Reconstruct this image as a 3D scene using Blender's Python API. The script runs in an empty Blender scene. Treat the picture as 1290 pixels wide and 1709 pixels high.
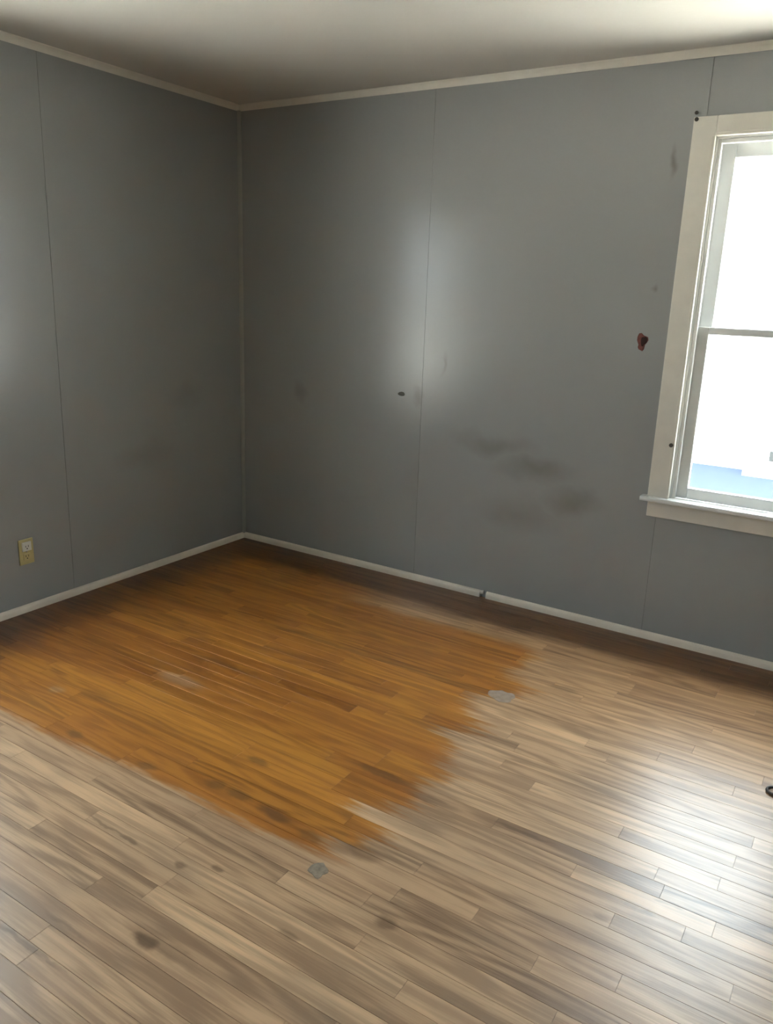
import bpy, bmesh, math, random
from mathutils import Matrix, Vector, Euler

# ------------------------------------------------------------------ camera, light, exposure
S = bpy.context.scene
C = bpy.context.collection
S.view_settings.view_transform = 'Standard'
S.view_settings.look = 'None'
S.view_settings.gamma = 1.0
S.view_settings.use_curve_mapping = False
S.view_settings.exposure = 0.45

FPX, PX, PY, IW, IH = 1316.75, 645.0, 838.0, 1290, 1709
CAM = Vector((3.2094, -3.4926, 1.4957))
ROT = Euler((1.31032, -0.03483, 0.56711), 'XYZ')
cam = bpy.data.cameras.new('camera')
cam.sensor_fit = 'HORIZONTAL'
cam.sensor_width = 36.0
cam.lens = 36.0 * FPX / IW
cam.shift_y = -((IH / 2 - PY) / IW)
cam.clip_start = 0.05
cam.clip_end = 300
co = bpy.data.objects.new('camera', cam)
co.location = CAM
co.rotation_euler = ROT
C.objects.link(co)
S.camera = co

SKY = 13.0
SUN = 100.0
w = bpy.data.worlds.new('overcast_sky')
w.use_nodes = True
S.world = w
bgn = w.node_tree.nodes['Background']
bgn.inputs['Color'].default_value = (0.82, 0.92, 1.0, 1)
bgn.inputs['Strength'].default_value = SKY
S.cycles.max_bounces = 10
S.cycles.diffuse_bounces = 6
S.cycles.glossy_bounces = 4
S.cycles.transparent_max_bounces = 12
S.cycles.sample_clamp_indirect = 0.0

sl = bpy.data.lights.new('sun', 'SUN')
sl.energy = SUN
sl.color = (1.0, 0.97, 0.92)
sl.angle = 0.01
so = bpy.data.objects.new('sun', sl)
so.rotation_euler = Vector((0.12, -0.30, -1.0)).to_track_quat('-Z', 'Y').to_euler()
C.objects.link(so)

RX, RY, RH = 4.30, -4.65, 2.438          # room: x 0..RX, y RY..0, z 0..RH
WT = 0.16                                # wall thickness
WZ0, WZ1 = 0.655, 2.128                  # window openings
W1 = (2.480, 3.225)                      # on the back wall, along x
W2 = (-2.610, -1.865)                    # on the left wall, along y

def portal(name, loc, rot, sx, sy):
    l = bpy.data.lights.new(name, 'AREA')
    l.shape = 'RECTANGLE'
    l.size, l.size_y = sx, sy
    l.cycles.is_portal = True
    o = bpy.data.objects.new(name, l)
    o.location = loc
    o.rotation_euler = rot
    C.objects.link(o)
zc, zh = (WZ0 + WZ1) / 2, WZ1 - WZ0
portal('window_portal', ((W1[0] + W1[1]) / 2, 0.15, zc), (-math.pi / 2, 0, 0), W1[1] - W1[0], zh)
portal('window_portal', (-0.15, (W2[0] + W2[1]) / 2, zc), (0, -math.pi / 2, 0), zh, W2[1] - W2[0])

# ------------------------------------------------------------------ node helpers
class NT:
    def __init__(self, name):
        self.m = bpy.data.materials.new(name)
        self.m.use_nodes = True
        self.t = self.m.node_tree
        self.b = self.t.nodes['Principled BSDF']
        self.out = self.t.nodes['Material Output']
    def n(self, typ, **kw):
        nd = self.t.nodes.new(typ)
        for k, v in kw.items():
            setattr(nd, k, v)
        return nd
    def put(self, sock, v):
        if isinstance(v, bpy.types.NodeSocket):
            self.t.links.new(v, sock)
        elif v is not None:
            if hasattr(sock, 'default_value'):
                try:
                    sock.default_value = v
                except Exception:
                    sock.default_value = tuple(v) + (1,)
    def math(self, op, a, b=None, clamp=False):
        nd = self.n('ShaderNodeMath', operation=op, use_clamp=clamp)
        self.put(nd.inputs[0], a)
        if b is not None:
            self.put(nd.inputs[1], b)
        return nd.outputs[0]
    def vec(self, op, a, b=None):
        nd = self.n('ShaderNodeVectorMath', operation=op)
        self.put(nd.inputs[0], a)
        if b is not None:
            self.put(nd.inputs[1], b)
        return nd.outputs['Value'] if op in ('LENGTH', 'DOT_PRODUCT') else nd.outputs['Vector']
    def noise(self, v, scale, detail=2.0, rough=0.5, out='Fac'):
        nd = self.n('ShaderNodeTexNoise')
        self.put(nd.inputs['Vector'], v)
        nd.inputs['Scale'].default_value = scale
        nd.inputs['Detail'].default_value = detail
        nd.inputs['Roughness'].default_value = rough
        return nd.outputs[out]
    def rng(self, v, a, b, c=0.0, d=1.0, smooth=True):
        nd = self.n('ShaderNodeMapRange', interpolation_type='SMOOTHSTEP' if smooth else 'LINEAR')
        self.put(nd.inputs['Value'], v)
        for k, x in (('From Min', a), ('From Max', b), ('To Min', c), ('To Max', d)):
            self.put(nd.inputs[k], x)
        return nd.outputs['Result']
    def mix(self, f, a, b, blend='MIX'):
        nd = self.n('ShaderNodeMix', data_type='RGBA', blend_type=blend)
        self.put(nd.inputs[0], f)
        for s, v in ((nd.inputs[6], a), (nd.inputs[7], b)):
            self.put(s, v if isinstance(v, bpy.types.NodeSocket) else tuple(v) + (1,))
        return nd.outputs[2]
    def mixf(self, f, a, b):
        nd = self.n('ShaderNodeMix', data_type='FLOAT')
        self.put(nd.inputs[0], f); self.put(nd.inputs[2], a); self.put(nd.inputs[3], b)
        return nd.outputs[0]
    def pos(self):
        return self.n('ShaderNodeNewGeometry').outputs['Position']
    def comb(self, x, y, z=0.0):
        nd = self.n('ShaderNodeCombineXYZ')
        for s, v in zip(nd.inputs, (x, y, z)):
            self.put(s, v)
        return nd.outputs[0]
    def sep(self, v):
        nd = self.n('ShaderNodeSeparateXYZ')
        self.put(nd.inputs[0], v)
        return nd.outputs
    def bump(self, h, strength, dist):
        nd = self.n('ShaderNodeBump')
        nd.inputs['Strength'].default_value = strength
        nd.inputs['Distance'].default_value = dist
        self.put(nd.inputs['Height'], h)
        self.put(self.b.inputs['Normal'], nd.outputs[0])
    def spots(self, v, lst, soft=0.35):
        """soft elliptical marks: (centre, half sizes, weight)"""
        acc = None
        for c, r, wgt in lst:
            d = self.vec('SUBTRACT', v, tuple(c))
            d = self.vec('MULTIPLY', d, tuple(1.0 / max(q, 1e-4) for q in r))
            l = self.vec('LENGTH', d)
            s = self.rng(l, soft, 1.0, wgt, 0.0)
            acc = s if acc is None else self.math('MAXIMUM', acc, s)
        return acc
    def set(self, col=None, rough=None, spec=None, metal=None):
        if col is not None:
            self.put(self.b.inputs['Base Color'], col if isinstance(col, bpy.types.NodeSocket) else tuple(col) + (1,))
        if rough is not None:
            self.put(self.b.inputs['Roughness'], rough)
        if spec is not None:
            self.put(self.b.inputs['Specular IOR Level'], spec)
        if metal is not None:
            self.put(self.b.inputs['Metallic'], metal)
        return self.m

def plain(name, col, rough=0.5, spec=0.5, metal=0.0, var=0.08, scale=14.0):
    t = NT(name)
    n = t.noise(t.pos(), scale, 3.0)
    c = t.mix(n, [x * (1 - var) for x in col], [min(1, x * (1 + var)) for x in col])
    return t.set(c, rough, spec, metal)

# ------------------------------------------------------------------ materials
def wall_material():
    t = NT('grey_semigloss_wall_paint')
    p = t.pos()
    big = t.noise(p, 1.3, 3.0)
    s = t.sep(p)
    streak = t.noise(t.comb(t.math('MULTIPLY', s[0], 34.0), t.math('MULTIPLY', s[1], 34.0), t.math('MULTIPLY', s[2], 1.4)), 1.0, 3.0)
    c = t.mix(big, (0.305, 0.311, 0.306), (0.343, 0.350, 0.347))
    warp = t.vec('SUBTRACT', t.noise(p, 5.0, 3.0, out='Color'), (0.5, 0.5, 0.5))
    pw = t.vec('ADD', p, t.vec('MULTIPLY', warp, (0.16, 0.16, 0.16)))
    grime = t.spots(pw, [
        ((1.62, 0, 0.80), (0.30, 0.3, 0.075), 0.45), ((1.84, 0, 0.70), (0.26, 0.3, 0.08), 0.5),
        ((2.06, 0, 0.58), (0.20, 0.3, 0.10), 0.5), ((1.80, 0, 0.47), (0.30, 0.3, 0.12), 0.28),
        ((0.43, 0, 0.93), (0.07, 0.3, 0.06), 0.35), ((2.336, 0, 2.04), (0.022, 0.3, 0.085), 0.6),
        ((1.325, 0, 1.17), (0.02, 0.3, 0.10), 0.35), ((1.20, 0, 0.98), (0.035, 0.3, 0.06), 0.4),
        ((2.31, 0, 1.55), (0.018, 0.3, 0.02), 0.5), ((0, -0.42, 0.92), (0.3, 0.18, 0.09), 0.22),
        ((0, -0.75, 0.62), (0.3, 0.3, 0.10), 0.2)], 0.0)
    c = t.mix(grime, c, (0.16, 0.145, 0.125))
    t.bump(t.math('ADD', t.math('MULTIPLY', streak, 0.16), t.math('MULTIPLY', t.noise(p, 2.2, 2.0), 1.3)), 0.25, 0.010)
    r = t.math('ADD', t.math('MULTIPLY', streak, 0.02), 0.235)
    return t.set(c, r, 0.38)

def ceiling_material():
    t = NT('warm_white_ceiling_paint')
    p = t.pos()
    n = t.noise(p, 1.6, 4.0, 0.6)
    c = t.mix(n, (0.52, 0.50, 0.455), (0.59, 0.575, 0.54))
    t.bump(t.noise(p, 60.0, 3.0), 0.12, 0.004)
    return t.set(c, 0.7, 0.3)

# knots, nail stains and scuffs in the boards: centre, half sizes, strength
MARKS = [
        ((1.955, -2.478, 0), (0.060, 0.030, 1), 0.95), ((2.02, -2.47, 0), (0.20, 0.028, 1), 0.45),
        ((2.391, -2.110, 0), (0.045, 0.026, 1), 0.75), ((2.20, -1.936, 0), (0.085, 0.035, 1), 0.6),
        ((1.404, -2.000, 0), (0.06, 0.022, 1), 0.6), ((1.657, -1.945, 0), (0.05, 0.030, 1), 0.65),
        ((1.745, -1.941, 0), (0.07, 0.026, 1), 0.7), ((1.902, -1.950, 0), (0.09, 0.026, 1), 0.75),
        ((2.045, -1.963, 0), (0.06, 0.028, 1), 0.55), ((1.676, -1.773, 0), (0.06, 0.022, 1), 0.65),
        ((2.06, -1.598, 0), (0.16, 0.026, 1), 0.75), ((2.24, -1.625, 0), (0.14, 0.022, 1), 0.45),
        ((1.066, -2.012, 0), (0.05, 0.022, 1), 0.6), ((1.637, -2.264, 0), (0.045, 0.010, 1), 0.6),
        ((1.55, -2.262, 0), (0.16, 0.006, 1), 0.5), ((1.832, -2.258, 0), (0.03, 0.015, 1), 0.6),
        ((2.216, -2.277, 0), (0.045, 0.016, 1), 0.55), ((1.924, -2.208, 0), (0.03, 0.014, 1), 0.65),
        ((2.53, -1.601, 0), (0.13, 0.010, 1), 0.55), ((2.324, -0.701, 0), (0.09, 0.030, 1), 0.45),
        ((2.40, -0.93, 0), (0.35, 0.022, 1), 0.35), ((1.55, -0.915, 0), (0.75, 0.020, 1), 0.42),
        ((1.1, -1.34, 0), (0.24, 0.024, 1), 0.45), ((2.903, -1.709, 0), (0.05, 0.010, 1), 0.5),
        ((2.961, -1.644, 0), (0.05, 0.010, 1), 0.5), ((2.82, -1.79, 0), (0.03, 0.012, 1), 0.4),
        ((1.748, -2.642, 0), (0.20, 0.008, 1), 0.55), ((1.762, -2.556, 0), (0.10, 0.008, 1), 0.4),
        ((0.9, -1.80, 0), (0.10, 0.05, 1), 0.35)]

def floor_material(name, per_object=True, only=None):
    t = NT(name)
    p = t.pos()
    s = t.sep(p)
    if per_object:
        oi = t.n('ShaderNodeObjectInfo')
        cs = t.n('ShaderNodeSeparateColor')
        t.put(cs.inputs[0], oi.outputs['Color'])
        tone, shift, warm = cs.outputs
    else:
        row = t.math('FLOOR', t.math('DIVIDE', s[1], PITCH))
        wn = t.n('ShaderNodeTexWhiteNoise', noise_dimensions='1D')
        t.put(wn.inputs['W'], row)
        cs = t.n('ShaderNodeSeparateColor')
        t.put(cs.inputs[0], wn.outputs['Color'])
        tone, shift, warm = cs.outputs
    off = t.math('MULTIPLY', shift, 53.0)
    # long grain, growth bands, pores
    gx = t.math('ADD', t.math('MULTIPLY', s[0], 1.3), off)
    bend = t.math('MULTIPLY', t.noise(t.comb(t.math('MULTIPLY', s[0], 1.6), off, 0.0), 1.0, 2.0), 0.030)
    gy = t.math('MULTIPLY', t.math('ADD', s[1], bend), 30.0)
    grain = t.noise(t.comb(gx, gy, off), 1.0, 4.0, 0.55)
    fine = t.noise(t.comb(t.math('MULTIPLY', s[0], 9.0), t.math('MULTIPLY', s[1], 210.0), off), 1.0, 2.0)
    band = t.math('SINE', t.math('MULTIPLY', t.noise(t.comb(t.math('MULTIPLY', gx, 0.9), t.math('MULTIPLY', gy, 0.33), off), 1.0, 1.0), 44.0))
    g = t.math('ADD', t.math('MULTIPLY', grain, 0.62), t.math('ADD', t.math('MULTIPLY', fine, 0.26), t.math('MULTIPLY', band, 0.065)))
    g = t.rng(g, 0.32, 0.57)
    tone_g = t.math('ADD', t.math('MULTIPLY', tone, 0.52), t.math('MULTIPLY', g, 0.48))
    worn = t.mix(tone_g, (0.165, 0.092, 0.048), (0.80, 0.548, 0.330))
    worn = t.mix(t.math('MULTIPLY', warm, 0.35), worn, (0.44, 0.27, 0.155))
    blotch = t.noise(t.comb(t.math('MULTIPLY', s[0], 2.2), t.math('MULTIPLY', s[1], 5.0), 3.3), 1.0, 3.0)
    worn = t.mix(t.rng(blotch, 0.45, 0.8, 0.0, 0.55), worn, (0.30, 0.210, 0.138))
    worn = t.mix(t.rng(s[1], -1.25, -0.55, 0.0, 0.34), worn, t.mix(tone_g, (0.26, 0.105, 0.022), (0.66, 0.36, 0.12)))
    fin = t.mix(tone_g, (0.165, 0.046, 0.003), (0.60, 0.262, 0.036))
    fin = t.mix(t.math('MULTIPLY', warm, 0.45), fin, (0.40, 0.140, 0.022))
    # the unworn rectangle in the corner, its edge wandering from board to board
    edge = t.math('SUBTRACT', t.noise(t.comb(t.math('MULTIPLY', s[0], 4.0), t.math('MULTIPLY', s[1], 9.0), 1.7), 1.0, 4.0, 0.65), 0.5)
    strk = t.math('SUBTRACT', t.noise(t.comb(t.math('MULTIPLY', s[0], 5.0), t.math('MULTIPLY', s[1], 70.0), 0.4), 1.0, 3.0, 0.6), 0.5)
    ex = t.math('ADD', t.math('ADD', s[0], t.math('MULTIPLY', strk, 0.30)), t.math('ADD', t.math('MULTIPLY', edge, 0.20), t.math('MULTIPLY', t.math('SUBTRACT', shift, 0.5), 0.20)))
    mx = t.rng(ex, 2.09, 2.20, 1.0, 0.0)
    ey = t.math('ADD', t.math('ADD', s[1], t.math('MULTIPLY', strk, 0.10)), t.math('ADD', t.math('MULTIPLY', edge, 0.10), t.math('MULTIPLY', s[0], -0.03)))
    my = t.rng(ey, -2.105, -2.055)
    my2 = t.rng(t.math('ADD', s[1], t.math('MULTIPLY', edge, 0.14)), -0.47, -0.39, 1.0, 0.0)
    left = t.rng(s[0], 0.95, 1.45)
    rub = t.math('MAXIMUM', my2, t.math('SUBTRACT', 1.0, left))
    rect = t.math('MULTIPLY', t.math('MULTIPLY', mx, my), rub)
    # darker brown border along the walls
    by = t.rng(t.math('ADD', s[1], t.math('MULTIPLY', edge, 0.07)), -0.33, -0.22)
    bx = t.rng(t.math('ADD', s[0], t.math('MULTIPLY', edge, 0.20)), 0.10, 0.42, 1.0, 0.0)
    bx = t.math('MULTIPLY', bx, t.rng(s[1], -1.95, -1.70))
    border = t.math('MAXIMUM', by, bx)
    # bare patches inside the finish
    warp = t.vec('SUBTRACT', t.noise(p, 16.0, 3.0, out='Color'), (0.5, 0.5, 0.5))
    pw = t.vec('ADD', p, t.vec('MULTIPLY', warp, (0.05, 0.03, 0.0)))
    bare = t.spots(pw, [((1.06, -1.532, 0), (0.15, 0.045, 1), 0.55), ((0.75, -1.86, 0), (0.05, 0.03, 1), 0.5)])
    keep = t.math('MULTIPLY', rect, t.math('SUBTRACT', 1.0, bare))
    c = t.mix(t.math('MULTIPLY', keep, 0.97), worn, fin)
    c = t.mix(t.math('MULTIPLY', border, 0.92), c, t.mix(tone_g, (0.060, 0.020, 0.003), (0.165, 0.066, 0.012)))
    # knots, nail stains and scuffs
    marks = t.spots(pw, only) if only else 0.0
    if only:
        c = t.mix(t.math('MULTIPLY', marks, 0.85), c, (0.090, 0.043, 0.017))
    h = t.math('ADD', t.math('MULTIPLY', grain, 0.7), t.math('MULTIPLY', fine, 0.4))
    t.bump(h, 0.22, 0.0022)
    r = t.math('ADD', t.math('MULTIPLY', g, -0.03), t.math('ADD', 0.345, t.math('MULTIPLY', keep, 0.04)))
    r = t.math('ADD', r, t.math('MULTIPLY', t.math('SUBTRACT', blotch, 0.5), 0.06))
    return t.set(c, r, 0.74)

def glass_material():
    t = NT('clear_window_glass')
    tr = t.n('ShaderNodeBsdfTransparent')
    tr.inputs[0].default_value = (0.96, 0.98, 0.975, 1)
    gl = t.n('ShaderNodeBsdfGlossy')
    gl.inputs['Roughness'].default_value = 0.02
    gm = t.n('ShaderNodeNewGeometry')
    cs = t.math('ABSOLUTE', t.vec('DOT_PRODUCT', gm.outputs['Normal'], gm.outputs['Incoming']))
    fr = t.math('ADD', 0.03, t.math('MULTIPLY', 0.97, t.math('POWER', t.math('SUBTRACT', 1.0, cs, True), 5.0)))
    mx = t.n('ShaderNodeMixShader')
    t.put(mx.inputs[0], fr)
    t.put(mx.inputs[1], tr.outputs[0])
    t.put(mx.inputs[2], gl.outputs[0])
    t.put(t.out.inputs['Surface'], mx.outputs[0])
    return t.m

PITCH = 0.0585
M = {
    'wall': wall_material(),
    'ceiling': ceiling_material(),
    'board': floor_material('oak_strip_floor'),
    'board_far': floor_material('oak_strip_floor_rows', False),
    'subfloor': plain('dark_subfloor', (0.035, 0.024, 0.016), 0.9, 0.2),
    'trim': plain('cream_trim_paint', (0.68, 0.65, 0.58), 0.42, 0.5, var=0.10),
    'base': plain('cream_baseboard_paint', (0.74, 0.68, 0.59), 0.40, 0.5, var=0.14, scale=9),
    'corner': plain('light_grey_corner_paint', (0.33, 0.325, 0.30), 0.35, 0.5, var=0.05),
    'sash': plain('white_sash_paint', (0.72, 0.73, 0.72), 0.38, 0.5, var=0.05),
    'glass': glass_material(),
    'ivory': plain('yellowed_ivory_plastic', (0.52, 0.46, 0.22), 0.35, var=0.04),
    'white_plastic': plain('white_plastic', (0.66, 0.67, 0.62), 0.35, var=0.03),
    'slot': plain('dark_slot', (0.02, 0.018, 0.015), 0.6),
    'steel': plain('dull_steel', (0.35, 0.34, 0.32), 0.4, 0.5, 0.9),
    'dark_iron': plain('dark_iron', (0.07, 0.062, 0.055), 0.55, 0.4, 0.3),
    'filler': plain('grey_filler', (0.36, 0.285, 0.225), 0.75, 0.15, var=0.30, scale=45),
    'filler_dark': plain('dark_grey_filler', (0.30, 0.250, 0.190), 0.8, 0.15, var=0.6, scale=60),
    'brick_red': plain('torn_brown_paper', (0.17, 0.066, 0.055), 0.85, 0.15, var=0.4, scale=90),
    'hole': plain('dark_hole', (0.035, 0.02, 0.018), 0.9, 0.1),
    'scuff': plain('dark_scuff', (0.13, 0.125, 0.105), 0.7, 0.3),
    'siding': plain('white_siding_paint', (0.80, 0.80, 0.79), 0.6, 0.3, var=0.02),
    'roof': plain('grey_roof_shingle', (0.16, 0.16, 0.165), 0.9, 0.2, var=0.2),
    'ground': plain('pale_ground', (0.55, 0.53, 0.49), 0.9, 0.2, var=0.08, scale=2),
    'drive': plain('slate_blue_driveway', (0.031, 0.046, 0.088), 0.8, 0.3, var=0.1, scale=2),
    'found': plain('grey_vent', (0.045, 0.045, 0.042), 0.9, 0.2),
}

# ------------------------------------------------------------------ mesh helpers
def link(name, me, mat, parent=None):
    o = bpy.data.objects.new(name, me)
    C.objects.link(o)
    if mat is not None and not me.materials:
        me.materials.append(mat)
    if parent is not None:
        o.parent = parent
    return o
def mesh(name, vs, fs):
    me = bpy.data.meshes.new(name)
    me.from_pydata(vs, [], fs)
    bm = bmesh.new(); bm.from_mesh(me)
    bmesh.ops.recalc_face_normals(bm, faces=bm.faces)
    bm.to_mesh(me); bm.free()
    return me
def box_vf(boxes):
    vs, fs = [], []
    for (x0, x1, y0, y1, z0, z1) in boxes:
        b = len(vs)
        vs += [(x0, y0, z0), (x1, y0, z0), (x1, y1, z0), (x0, y1, z0), (x0, y0, z1), (x1, y0, z1), (x1, y1, z1), (x0, y1, z1)]
        fs += [tuple(b + i for i in f) for f in ((0, 3, 2, 1), (4, 5, 6, 7), (0, 1, 5, 4), (1, 2, 6, 5), (2, 3, 7, 6), (3, 0, 4, 7))]
    return vs, fs
def boxes(name, bl, mat, parent=None, bevel=0.0):
    vs, fs = box_vf(bl)
    me = mesh(name, vs, fs)
    if bevel:
        bm = bmesh.new(); bm.from_mesh(me)
        bmesh.ops.bevel(bm, geom=list(bm.edges), offset=bevel, segments=2, affect='EDGES', profile=0.6)
        bm.to_mesh(me); bm.free()
    return link(name, me, mat, parent)
def box(name, x0, x1, y0, y1, z0, z1, mat, parent=None, bevel=0.0):
    return boxes(name, [(min(x0, x1), max(x0, x1), min(y0, y1), max(y0, y1), z0, z1)], mat, parent, bevel)
def sweep(name, prof, a, b, udir, vdir, mat, parent=None, smooth=True):
    """a closed 2-D profile (u, v) swept straight from a to b"""
    a, b, U, V = Vector(a), Vector(b), Vector(udir), Vector(vdir)
    n = len(prof)
    vs = [tuple(a + U * p + V * q) for p, q in prof] + [tuple(b + U * p + V * q) for p, q in prof]
    fs = [(i, (i + 1) % n, n + (i + 1) % n, n + i) for i in range(n)]
    fs += [tuple(range(n)), tuple(range(2 * n - 1, n - 1, -1))]
    return link(name, mesh(name, vs, fs), mat, parent)
def empty(name, loc=(0, 0, 0), rz=0.0):
    o = bpy.data.objects.new(name, None)
    o.location = loc
    o.rotation_euler = (0, 0, rz)
    C.objects.link(o)
    return o
def struct(o, label=None):
    o['kind'] = 'structure'
    if label:
        o['label'] = label
    return o
def tag(o, label, cat, group=None):
    o['label'], o['category'] = label, cat
    if group:
        o['group'] = group
    return o
def minus(rect, hole):
    """2-D rectangle (a0,a1,z0,z1) minus a hole -> rectangles"""
    a0, a1, z0, z1 = rect
    if hole is None or hole[0] >= a1 or hole[1] <= a0:
        return [rect]
    h0, h1, k0, k1 = max(hole[0], a0), min(hole[1], a1), hole[2], hole[3]
    r = []
    if h0 > a0: r.append((a0, h0, z0, z1))
    if h1 < a1: r.append((h1, a1, z0, z1))
    r.append((h0, h1, z0, k0)); r.append((h0, h1, k1, z1))
    return r

# ------------------------------------------------------------------ floor: oak strips, one object per board
random.seed(11)
PT = 0.006
floor = struct(box('floor', -WT, RX + WT, RY - WT, WT, -0.16, -0.012, M['subfloor']), 'worn oak strip floor with an orange unfaded rectangle in the corner')
RI = ROT.to_matrix().transposed()
def project(x, y, z=0.0):
    q = RI @ (Vector((x, y, z)) - CAM)
    if q.z > -0.05:
        return None
    return PX + FPX * q.x / -q.z, PY - FPX * q.y / -q.z
def in_view(x0, x1, y0, y1):
    n = max(2, int((x1 - x0) / 0.08))
    for i in range(n + 1):
        for y in (y0, y1):
            p = project(x0 + (x1 - x0) * i / n, y)
            if p and -5 < p[0] < IW + 5 and -5 < p[1] < IH + 5:
                return True
    return False
def board_vf(L, Wd, x=0, y=0, z=0):
    ch, t = 0.0003, 0.012
    x0, x1, y0, y1 = 0.0002, L - 0.0002, 0.0004, Wd - 0.0004
    vs = []
    for zz, i in ((-t, 0), (-ch, 0), (0, ch)):
        vs += [(x + x0 + i, y + y0 + i, z + zz), (x + x1 - i, y + y0 + i, z + zz), (x + x1 - i, y + y1 - i, z + zz), (x + x0 + i, y + y1 - i, z + zz)]
    fs = []
    for k in (0, 4):
        for i in range(4):
            j = (i + 1) % 4
            fs.append((k + i, k + j, k + 4 + j, k + 4 + i))
    fs += [(8, 9, 10, 11), (3, 2, 1, 0)]
    return vs, fs
LENS = (0.36, 0.48, 0.60, 0.75, 0.90, 1.05, 1.25)
# boards that stand out in the photo: row centre y, x of the left end, length, tone
SPECIAL = [(-2.355, 1.84, 1.25, 0.93), (-2.445, 1.70, 0.75, 0.22), (-2.215, 1.02, 0.75, 0.90), (-2.155, 1.33, 0.75, 0.20),
           (-2.000, 2.74, 0.75, 0.90), (-1.780, 1.60, 1.25, 0.92), (-1.895, 2.36, 1.05, 0.25), (-1.735, 0.55, 1.05, 0.95),
           (-1.610, 1.85, 0.60, 0.15), (-0.93, 0.93, 1.25, 0.22), (-1.385, 0.62, 0.60, 0.15)]
NROW = int(math.ceil(-RY / PITCH))
spec = {}
for yc, xs, L, tn in SPECIAL:
    spec[int(-yc / PITCH)] = (xs, L, tn)
shared, rest, nboard = {}, [], 0
for r in range(NROW):
    y1 = -r * PITCH
    y0 = max(y1 - PITCH, RY)
    Wd = y1 - y0
    cuts = []
    def fill(a, b, first=False):
        x = a
        while b - x > 1e-4:
            L = random.choice(LENS)
            if first and x == a:
                L = round(random.uniform(0.2, 1.0), 2)
            if x + L > b - 0.22:
                L = b - x
            cuts.append((x, min(L, b - x), None))
            x += L
    if r in spec:
        xs, L, tn = spec[r]
        fill(0.0, xs, True)
        cuts.append((xs, min(L, RX - xs), tn))
        fill(xs + L, RX)
    else:
        fill(0.0, RX, True)
    for x, L, tn in cuts:
        tone = min(1, max(0, random.gauss(0.52, 0.21))) if tn is None else tn
        col = (tone, random.random(), random.random(), 1.0)
        dz = random.uniform(-0.0003, 0.0)
        if nboard < 300 and in_view(x, x + L, y0, y1):
            key = (round(L, 3), round(Wd, 4))
            if key not in shared:
                shared[key] = mesh('plank', *board_vf(L, Wd))
            o = link('plank', shared[key], M['board'], floor)
            o.location = (x, y0, dz)
            o.color = col
            mk = [m for m in MARKS if m[0][0] + m[1][0] + 0.03 > x and m[0][0] - m[1][0] - 0.03 < x + L and m[0][1] + m[1][1] + 0.02 > y0 and m[0][1] - m[1][1] - 0.02 < y1]
            if mk:
                o.material_slots[0].link = 'OBJECT'
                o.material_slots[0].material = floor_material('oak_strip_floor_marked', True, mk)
            nboard += 1
        else:
            rest.append((L, Wd, x, y0, dz))
vs, fs = [], []
for a in rest:
    v, f = board_vf(*a)
    b = len(vs)
    vs += v
    fs += [tuple(b + i for i in q) for q in f]
o = link('plank_field', mesh('plank_field', vs, fs), M['board_far'], floor)
o['kind'] = 'stuff'
print('boards in view', nboard, 'rest', len(rest))

def blob(name, c, u, v, ru, rv, h, mat, parent, seed, n=14, jag=0.22):
    """thin irregular raised flake lying in the plane (u, v)"""
    rd = random.Random(seed)
    U, V = Vector(u), Vector(v)
    N = U.cross(V)
    c = Vector(c)
    rim = [1 + rd.uniform(-jag, jag) for _ in range(n)]
    rim = [(rim[i - 1] + 2 * rim[i] + rim[(i + 1) % n]) / 4 for i in range(n)]
    vs, fs = [], []
    for k, (s, z) in enumerate(((1.0, 0.0), (0.9, h), (0.45, h * 1.15))):
        for i in range(n):
            a = 2 * math.pi * i / n
            vs.append(tuple(c + U * (math.cos(a) * ru * rim[i] * s) + V * (math.sin(a) * rv * rim[i] * s) + N * z))
    for k in (0, 1):
        for i in range(n):
            j = (i + 1) % n
            fs.append((k * n + i, k * n + j, (k + 1) * n + j, (k + 1) * n + i))
    fs.append(tuple(range(2 * n, 3 * n)))
    fs.append(tuple(range(n - 1, -1, -1)))
    return link(name, mesh(name, vs, fs), mat, parent)
X, Y, Z = (1, 0, 0), (0, 1, 0), (0, 0, 1)
q = blob('filler_patch', (2.150, -0.895, 0.0), X, Y, 0.052, 0.045, 0.0010, M['filler'], floor, 3, 22, 0.4)
q['label'] = 'pale grey patch at the right edge of the orange area'
q = blob('filler_patch', (2.143, -2.062, 0.0), X, Y, 0.028, 0.030, 0.0010, M['filler_dark'], floor, 8, 22, 0.4)
q['label'] = 'small mottled grey patch at the near corner of the orange area'

# ------------------------------------------------------------------ walls of grey panels
def panel_wall(name, axis, plane, out, a0, a1, hole, label):
    """axis 0: wall runs along x at y = plane; axis 1: along y at x = plane; out = +-1 direction away from the room"""
    def bx(rects, d0, d1):
        res = []
        for p0, p1, z0, z1 in rects:
            d = sorted((plane + out * d0, plane + out * d1))
            res.append((p0, p1, d[0], d[1], z0, z1) if axis == 0 else (d[0], d[1], p0, p1, z0, z1))
        return res
    wall = struct(boxes(name, bx(minus((a0, a1, -0.16, RH + 0.12), hole), PT, WT), M['wall']), label)
    lo, hi = (0.0, RX) if axis == 0 else (RY, 0.0)
    edges = [1.219 * i for i in range(0, 5)]
    seg = []
    for i in range(4):
        e0, e1 = edges[i], min(edges[i + 1], hi - lo)
        if e1 - e0 > 0.01:
            seg.append((lo + e0, lo + e1) if axis == 0 else (hi - e1, hi - e0))
    for i, (p0, p1) in enumerate(seg):
        o = boxes('panel', bx(minus((p0 + 0.0008, p1 - 0.0008, 0.0, RH), hole), 0.0, PT), M['wall'], wall)
    return wall
H1 = (W1[0], W1[1], WZ0, WZ1)
H2 = (W2[0], W2[1], WZ0, WZ1)
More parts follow.
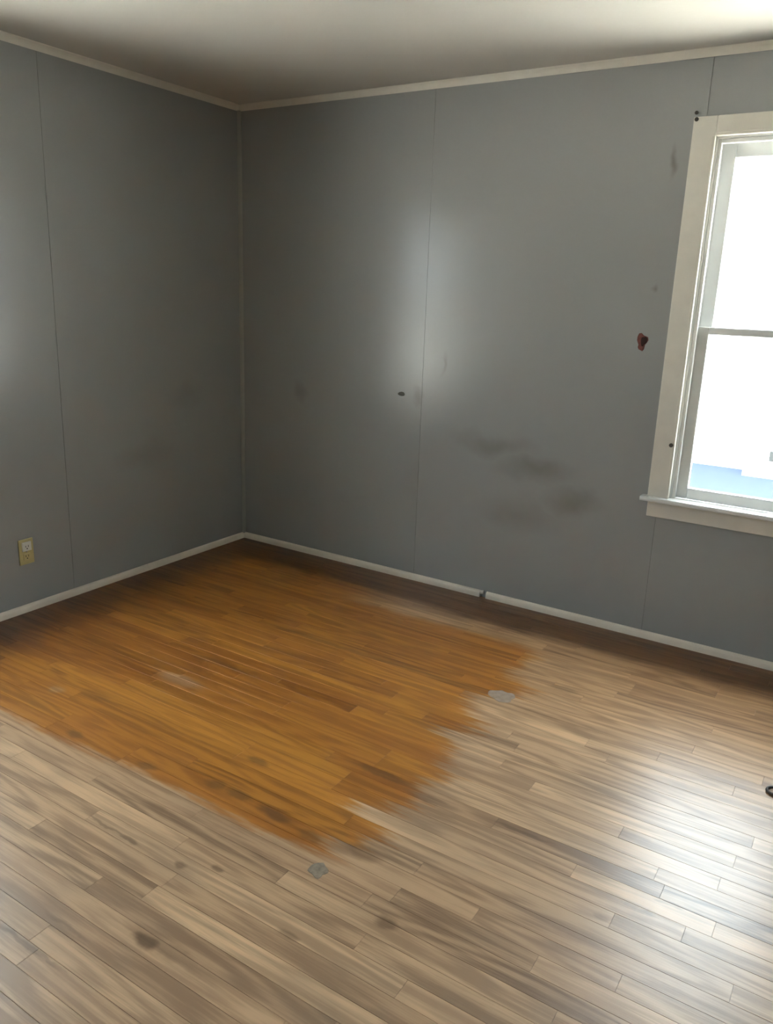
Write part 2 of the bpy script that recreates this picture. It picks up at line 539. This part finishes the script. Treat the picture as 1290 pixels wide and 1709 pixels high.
wall_back = panel_wall('wall_back', 0, 0.0, 1, -WT, RX + WT, H1, 'grey painted panel wall with the window')
wall_left = panel_wall('wall_left', 1, 0.0, -1, RY - WT, 0.0 + PT, H2, 'grey painted panel wall with the outlet')
wall_right = panel_wall('wall_right', 1, RX, 1, RY - WT, 0.0 + PT, None, 'grey painted panel wall beside the camera')
wall_front = panel_wall('wall_front', 0, RY, -1, 0.0 - PT, RX + PT, None, 'grey painted panel wall behind the camera')
ceiling = struct(box('ceiling', -WT, RX + WT, RY - WT, WT, RH, RH + 0.14, M['ceiling']), 'warm white painted ceiling')

# trims: small cove at the ceiling, shoe strip at the floor, quarter round in the corner
cove = [(0, 0), (0.0, -0.028), (0.004, -0.028), (0.007, -0.022), (0.011, -0.015), (0.017, -0.009), (0.024, -0.005), (0.026, -0.003), (0.026, 0)]
qr = [(0, 0), (0, 0.034), (0.006, 0.033), (0.011, 0.029), (0.014, 0.022), (0.015, 0.012), (0.015, 0)]
def run(name, prof, a, b, u, v, mat, label=None, parent=None):
    o = sweep(name, prof, a, b, u, v, mat, parent)
    if parent is None:
        struct(o, label)
    return o
e = 0.0
run('trim_1', cove, (0, 0, RH), (RX, 0, RH), (0, -1, 0), Z, M['trim'], 'cream cove strip along the ceiling above the window')
run('trim_2', cove, (0, 0, RH), (0, RY, RH), X, Z, M['trim'], 'cream cove strip along the ceiling of the outlet wall')
run('trim_4', cove, (RX, 0, RH), (RX, RY, RH), (-1, 0, 0), Z, M['trim'], 'cream cove strip along the ceiling beside the camera')
run('trim_5', cove, (0, RY, RH), (RX, RY, RH), Y, Z, M['trim'], 'cream cove strip along the ceiling behind the camera')
quarter = [(0, 0)] + [(0.017 * math.cos(a), 0.017 * math.sin(a)) for a in [math.pi / 2 * i / 6 for i in range(7)]]
run('trim_3', quarter, (0, 0, 0.0), (0, 0, RH - 0.026), X, (0, -1, 0), M['corner'], 'grey painted quarter round in the corner')
bb = struct(empty('baseboard_back', (0, 0, 0)), 'low cream baseboard under the window, broken at a joint')
run('strip', qr, (0, 0, 0.0), (1.620, 0, 0.0), (0, -1, 0), Z, M['base'], parent=bb)
sv = [(p, qz) for p, qz in qr]
run('strip', sv, (1.655, 0, 0.0), (RX, 0, 0.0), (0, -1, 0), Z, M['base'], parent=bb)
ch = sweep('splinter', [(0.001, 0.012), (0.001, 0.033), (0.006, 0.032), (0.009, 0.024), (0.008, 0.016)], (1.6195, 0, 0), (1.638, 0, 0.004), (0, -1, 0), Z, M['base'], bb)
ch['label'] = 'splintered end of the strip'
run('baseboard_left', qr, (0, 0, 0), (0, RY, 0), X, Z, M['base'], 'low cream baseboard along the outlet wall')
run('baseboard_right', qr, (RX, 0, 0), (RX, RY, 0), (-1, 0, 0), Z, M['base'], 'low cream baseboard beside the camera')
run('baseboard_front', qr, (0, RY, 0), (RX, RY, 0), Y, Z, M['base'], 'low cream baseboard behind the camera')

# damage on the wall with the window
g = blob('gouge', (2.290, 0.0, 1.322), X, Z, 0.026, 0.036, 0.0012, M['brick_red'], wall_back, 21, 18, 0.6)
g['label'] = 'torn reddish brown gouge in the paint'
g2 = blob('gouge_hole', (2.294, -0.0010, 1.326), X, Z, 0.013, 0.024, 0.0012, M['hole'], g, 23, 14, 0.6)
s1 = blob('scuff', (1.098, 0.0, 0.990), X, Z, 0.026, 0.011, 0.0008, M['scuff'], wall_back, 31, 12, 0.3)
s1['label'] = 'small dark scrape left of the panel joint'

# ------------------------------------------------------------------ double-hung windows, built along +x at y = 0 and turned into place
def window(name, label, width, marks=False):
    r = struct(empty(name), label)
    w, z0, z1 = width, WZ0, WZ1
    ca, T, SH, G = 0.086, M['trim'], M['sash'], M['glass']
    def part(n, *a, mat=T, parent=r, bevel=0.0025):
        return box(n, *a, mat, parent, bevel)
    # jambs lining the opening
    part('jamb', 0, 0.012, -0.001, WT, z0, z1, mat=SH)
    part('jamb', w - 0.012, w, -0.001, WT, z0, z1, mat=SH)
    part('head_jamb', 0.012, w - 0.012, -0.001, WT, z1 - 0.012, z1, mat=SH)
    part('outer_sill', -0.05, w + 0.05, 0.115, WT + 0.05, z0 - 0.035, z0 + 0.018, mat=SH)
    # casing boards with a raised inner bead
    for n, a in (('casing', (-ca, 0.004)), ('casing', (w - 0.004, w + ca))):
        c = part(n, a[0], a[1], -0.018, 0.0, z0 + 0.006, z1 + 0.070, bevel=0.004)
        xi = a[1] if a[0] < 0 else a[0]
        sgn = -1 if a[0] < 0 else 1
        part('bead', xi, xi + sgn * 0.012, -0.024, -0.016, z0 + 0.006, z1 - 0.002, parent=c, bevel=0.003)
    c = part('head_casing', 0.004, w - 0.004, -0.018, 0.0, z1 - 0.004, z1 + 0.070, bevel=0.004)
    part('bead', 0.006, w - 0.006, -0.024, -0.016, z1 - 0.004, z1 + 0.008, parent=c, bevel=0.003)
    part('stool', -ca - 0.026, w + ca + 0.026, -0.048, 0.030, z0 - 0.006, z0 + 0.014, mat=SH, bevel=0.006)
    part('apron', -ca + 0.004, w + ca - 0.004, -0.016, 0.0, z0 - 0.078, z0 - 0.006, bevel=0.004)
    # stops and parting strips
    for x0, x1 in ((0.012, 0.026), (w - 0.026, w - 0.012)):
        part('stop', x0, x1, 0.004, 0.028, z0 + 0.014, z1 - 0.012, mat=SH)
        part('parting_strip', x0, x1 - 0.004 if x0 < 0.1 else x1, 0.062, 0.068, z0 + 0.014, z1 - 0.012, mat=SH, bevel=0.001)
        part('blind_stop', x0, x1, 0.102, 0.116, z0 + 0.018, z1 - 0.012, mat=SH)
    part('stop', 0.026, w - 0.026, 0.004, 0.028, z1 - 0.028, z1 - 0.012, mat=SH)
    mid = 1.386
    def sash(n, y0, y1, s0, s1, st, top, bot):
        e = empty(n); e.parent = r
        part('stile', 0.014, 0.014 + st, y0, y1, s0, s1, mat=SH, parent=e, bevel=0.004)
        part('stile', w - 0.014 - st, w - 0.014, y0, y1, s0, s1, mat=SH, parent=e, bevel=0.004)
        part('top_rail', 0.014 + st, w - 0.014 - st, y0, y1, s1 - top, s1, mat=SH, parent=e, bevel=0.004)
        part('bottom_rail', 0.014 + st, w - 0.014 - st, y0, y1, s0, s0 + bot, mat=SH, parent=e, bevel=0.004)
        ym = (y0 + y1) / 2
        part('pane', 0.008 + st, w - 0.008 - st, ym - 0.0015, ym + 0.0015, s0 + bot - 0.006, s1 - top + 0.006, mat=G, parent=e, bevel=0)
        return e
    lo = sash('lower_sash', 0.030, 0.061, z0 + 0.015, mid + 0.015, 0.055, 0.030, 0.048)
    sash('upper_sash', 0.069, 0.100, mid - 0.015, z1 - 0.013, 0.058, 0.060, 0.030)
    lk = part('sash_lock', w / 2 - 0.03, w / 2 + 0.03, 0.036, 0.056, mid + 0.015, mid + 0.027, mat=M['steel'], parent=lo)
    return r
win1 = window('window_1', 'white double-hung window with cream casing', W1[1] - W1[0])
win1.location = (W1[0], 0, 0)
win2 = window('window_2', 'white double-hung window on the outlet wall, left of the photo', W2[1] - W2[0])
win2.location = (0, W2[0], 0)
win2.rotation_euler = (0, 0, math.pi / 2)

def nail(x, z, r, L, parent, dy=-0.018):
    bm = bmesh.new()
    def cyl(ra, y0, y1):
        m = Matrix.Translation((0, (y0 + y1) / 2, 0)) @ Matrix.Rotation(math.pi / 2, 4, 'X')
        bmesh.ops.create_cone(bm, cap_ends=True, segments=10, radius1=ra, radius2=ra, depth=abs(y1 - y0), matrix=m)
    cyl(r * 0.45, 0.002, -L)
    cyl(r, -L, -L - 0.003)
    me = bpy.data.meshes.new('nail'); bm.to_mesh(me); bm.free()
    o = link('nail', me, M['dark_iron'], parent)
    o.location = (x - W1[0], dy, z)
    return o
nail(2.408, 2.186, 0.008, 0.012, win1)
nail(2.400, 2.214, 0.007, 0.010, win1, 0.0)
nail(2.470, 0.905, 0.009, 0.010, win1)

# ------------------------------------------------------------------ outlet on the left wall
t = empty('wall_outlet', (0.0, -1.458, 0.288))
tag(t, 'yellowed ivory electrical outlet with a white upper socket on the left wall', 'outlet')
box('cover_plate', 0.0, 0.006, -0.036, 0.036, -0.060, 0.060, M['ivory'], t, 0.0025)
for zc_, mt, nm in ((0.0235, M['white_plastic'], 'socket'), (-0.0235, M['ivory'], 'socket')):
    big = 0.004 if zc_ > 0 else 0.0
    s = box(nm, 0.004, 0.009 + big, -0.018 - big, 0.018 + big, zc_ - 0.015 - big, zc_ + 0.015 + big * 2, mt, t, 0.002)
    if zc_ > 0:
        s['label'] = 'white upper socket'
    for yy in (-0.0065, 0.0065):
        box('slot', 0.0085 + big, 0.0095 + big, yy - 0.0012, yy + 0.0012, zc_ - 0.001, zc_ + 0.008, M['slot'], s)
    box('slot', 0.0085 + big, 0.0095 + big, -0.0025, 0.0025, zc_ - 0.010, zc_ - 0.005, M['slot'], s)
bm = bmesh.new()
bmesh.ops.create_cone(bm, cap_ends=True, segments=12, radius1=0.0035, radius2=0.0028, depth=0.002, matrix=Matrix.Translation((0.0068, 0, 0)) @ Matrix.Rotation(math.pi / 2, 4, 'Y'))
me = bpy.data.meshes.new('screw'); bm.to_mesh(me); bm.free()
link('screw', me, M['steel'], t)

# ------------------------------------------------------------------ dark ring on the floor at the right edge
def torus_vf(R_, r_, n=28, k=10):
    vs, fs = [], []
    for i in range(n):
        a = 2 * math.pi * i / n
        for j in range(k):
            b = 2 * math.pi * j / k
            d = R_ + r_ * math.cos(b)
            vs.append((d * math.cos(a), d * math.sin(a), r_ + r_ * math.sin(b)))
    for i in range(n):
        for j in range(k):
            fs.append((i * k + j, ((i + 1) % n) * k + j, ((i + 1) % n) * k + (j + 1) % k, i * k + (j + 1) % k))
    return vs, fs
t = empty('floor_ring', (3.118, -0.957, 0.0))
tag(t, 'small dark round ring on the floor at the right edge below the window', 'ring')
link('rim', mesh('rim', *torus_vf(0.020, 0.005)), M['dark_iron'], t)
bm = bmesh.new()
bmesh.ops.create_cone(bm, cap_ends=True, segments=24, radius1=0.019, radius2=0.017, depth=0.004, matrix=Matrix.Translation((0, 0, 0.002)))
me = bpy.data.meshes.new('disc'); bm.to_mesh(me); bm.free()
link('disc', me, M['filler'], t)['label'] = 'grey centre of the ring'

# ------------------------------------------------------------------ unseen eaves slab, added to hold back high sky light and sun
ev = 0.62
roof = struct(box('roof', -WT - ev, RX + WT + ev, RY - WT - ev, WT + ev, RH + 0.14, RH + 0.26, M['siding']), 'white eaves slab out of view, added to shade the windows')

# ------------------------------------------------------------------ outside: yard, driveway and the white house opposite
GZ = -0.68
yard = struct(box('ground', -60, 60, -60, 60, GZ - 0.3, GZ, M['ground']), 'pale open ground around the house')
dr = struct(box('driveway', -14, 16, 5.2, 8.02, GZ, GZ + 0.012, M['drive']), 'slate blue strip of pavement beyond the window')
HY = 8.0
t = empty('neighbour_house', (1.0, HY, GZ))
tag(t, 'white clapboard house glaring bright beyond the window', 'house')
hw, hd, hh = 6.0, 7.0, 4.6
box('wall', -hw, hw, 0.03, hd, 0.0, hh, M['siding'], t)
box('foundation', -hw - 0.02, hw + 0.02, -0.01, 0.03, 0.012, 0.10, M['siding'], t)
box('porch', 0.78, 3.4, -0.42, -0.01, 0.012, 0.16, M['siding'], t)
box('vent', 1.03, 1.34, -0.012, 0.02, 0.17, 0.30, M['found'], t)
bme = None
nb = 36
for i in range(nb):
    z = 0.10 + i * 0.125
    if bme is None:
        vs = [(-hw, 0.03, 0), (hw, 0.03, 0), (hw, 0.03, 0.125), (-hw, 0.03, 0.125), (-hw, 0.0, 0.0), (hw, 0.0, 0.0), (hw, 0.022, 0.125), (-hw, 0.022, 0.125)]
        fs = [(0, 1, 2, 3), (4, 7, 6, 5), (0, 4, 5, 1), (3, 2, 6, 7), (0, 3, 7, 4), (1, 5, 6, 2)]
        bme = mesh('siding_board', vs, fs)
    o = link('siding_board', bme, M['siding'], t)
    o.location = (0, 0, z)
rv = [(-hw - 0.3, -0.35, hh - 0.1), (hw + 0.3, -0.35, hh - 0.1), (hw + 0.3, hd + 0.35, hh - 0.1), (-hw - 0.3, hd + 0.35, hh - 0.1), (-hw - 0.3, hd / 2, hh + 1.6), (hw + 0.3, hd / 2, hh + 1.6)]
link('roof', mesh('roof', rv, [(0, 1, 5, 4), (2, 3, 4, 5), (0, 4, 3), (1, 2, 5), (0, 3, 2, 1)]), M['roof'], t)
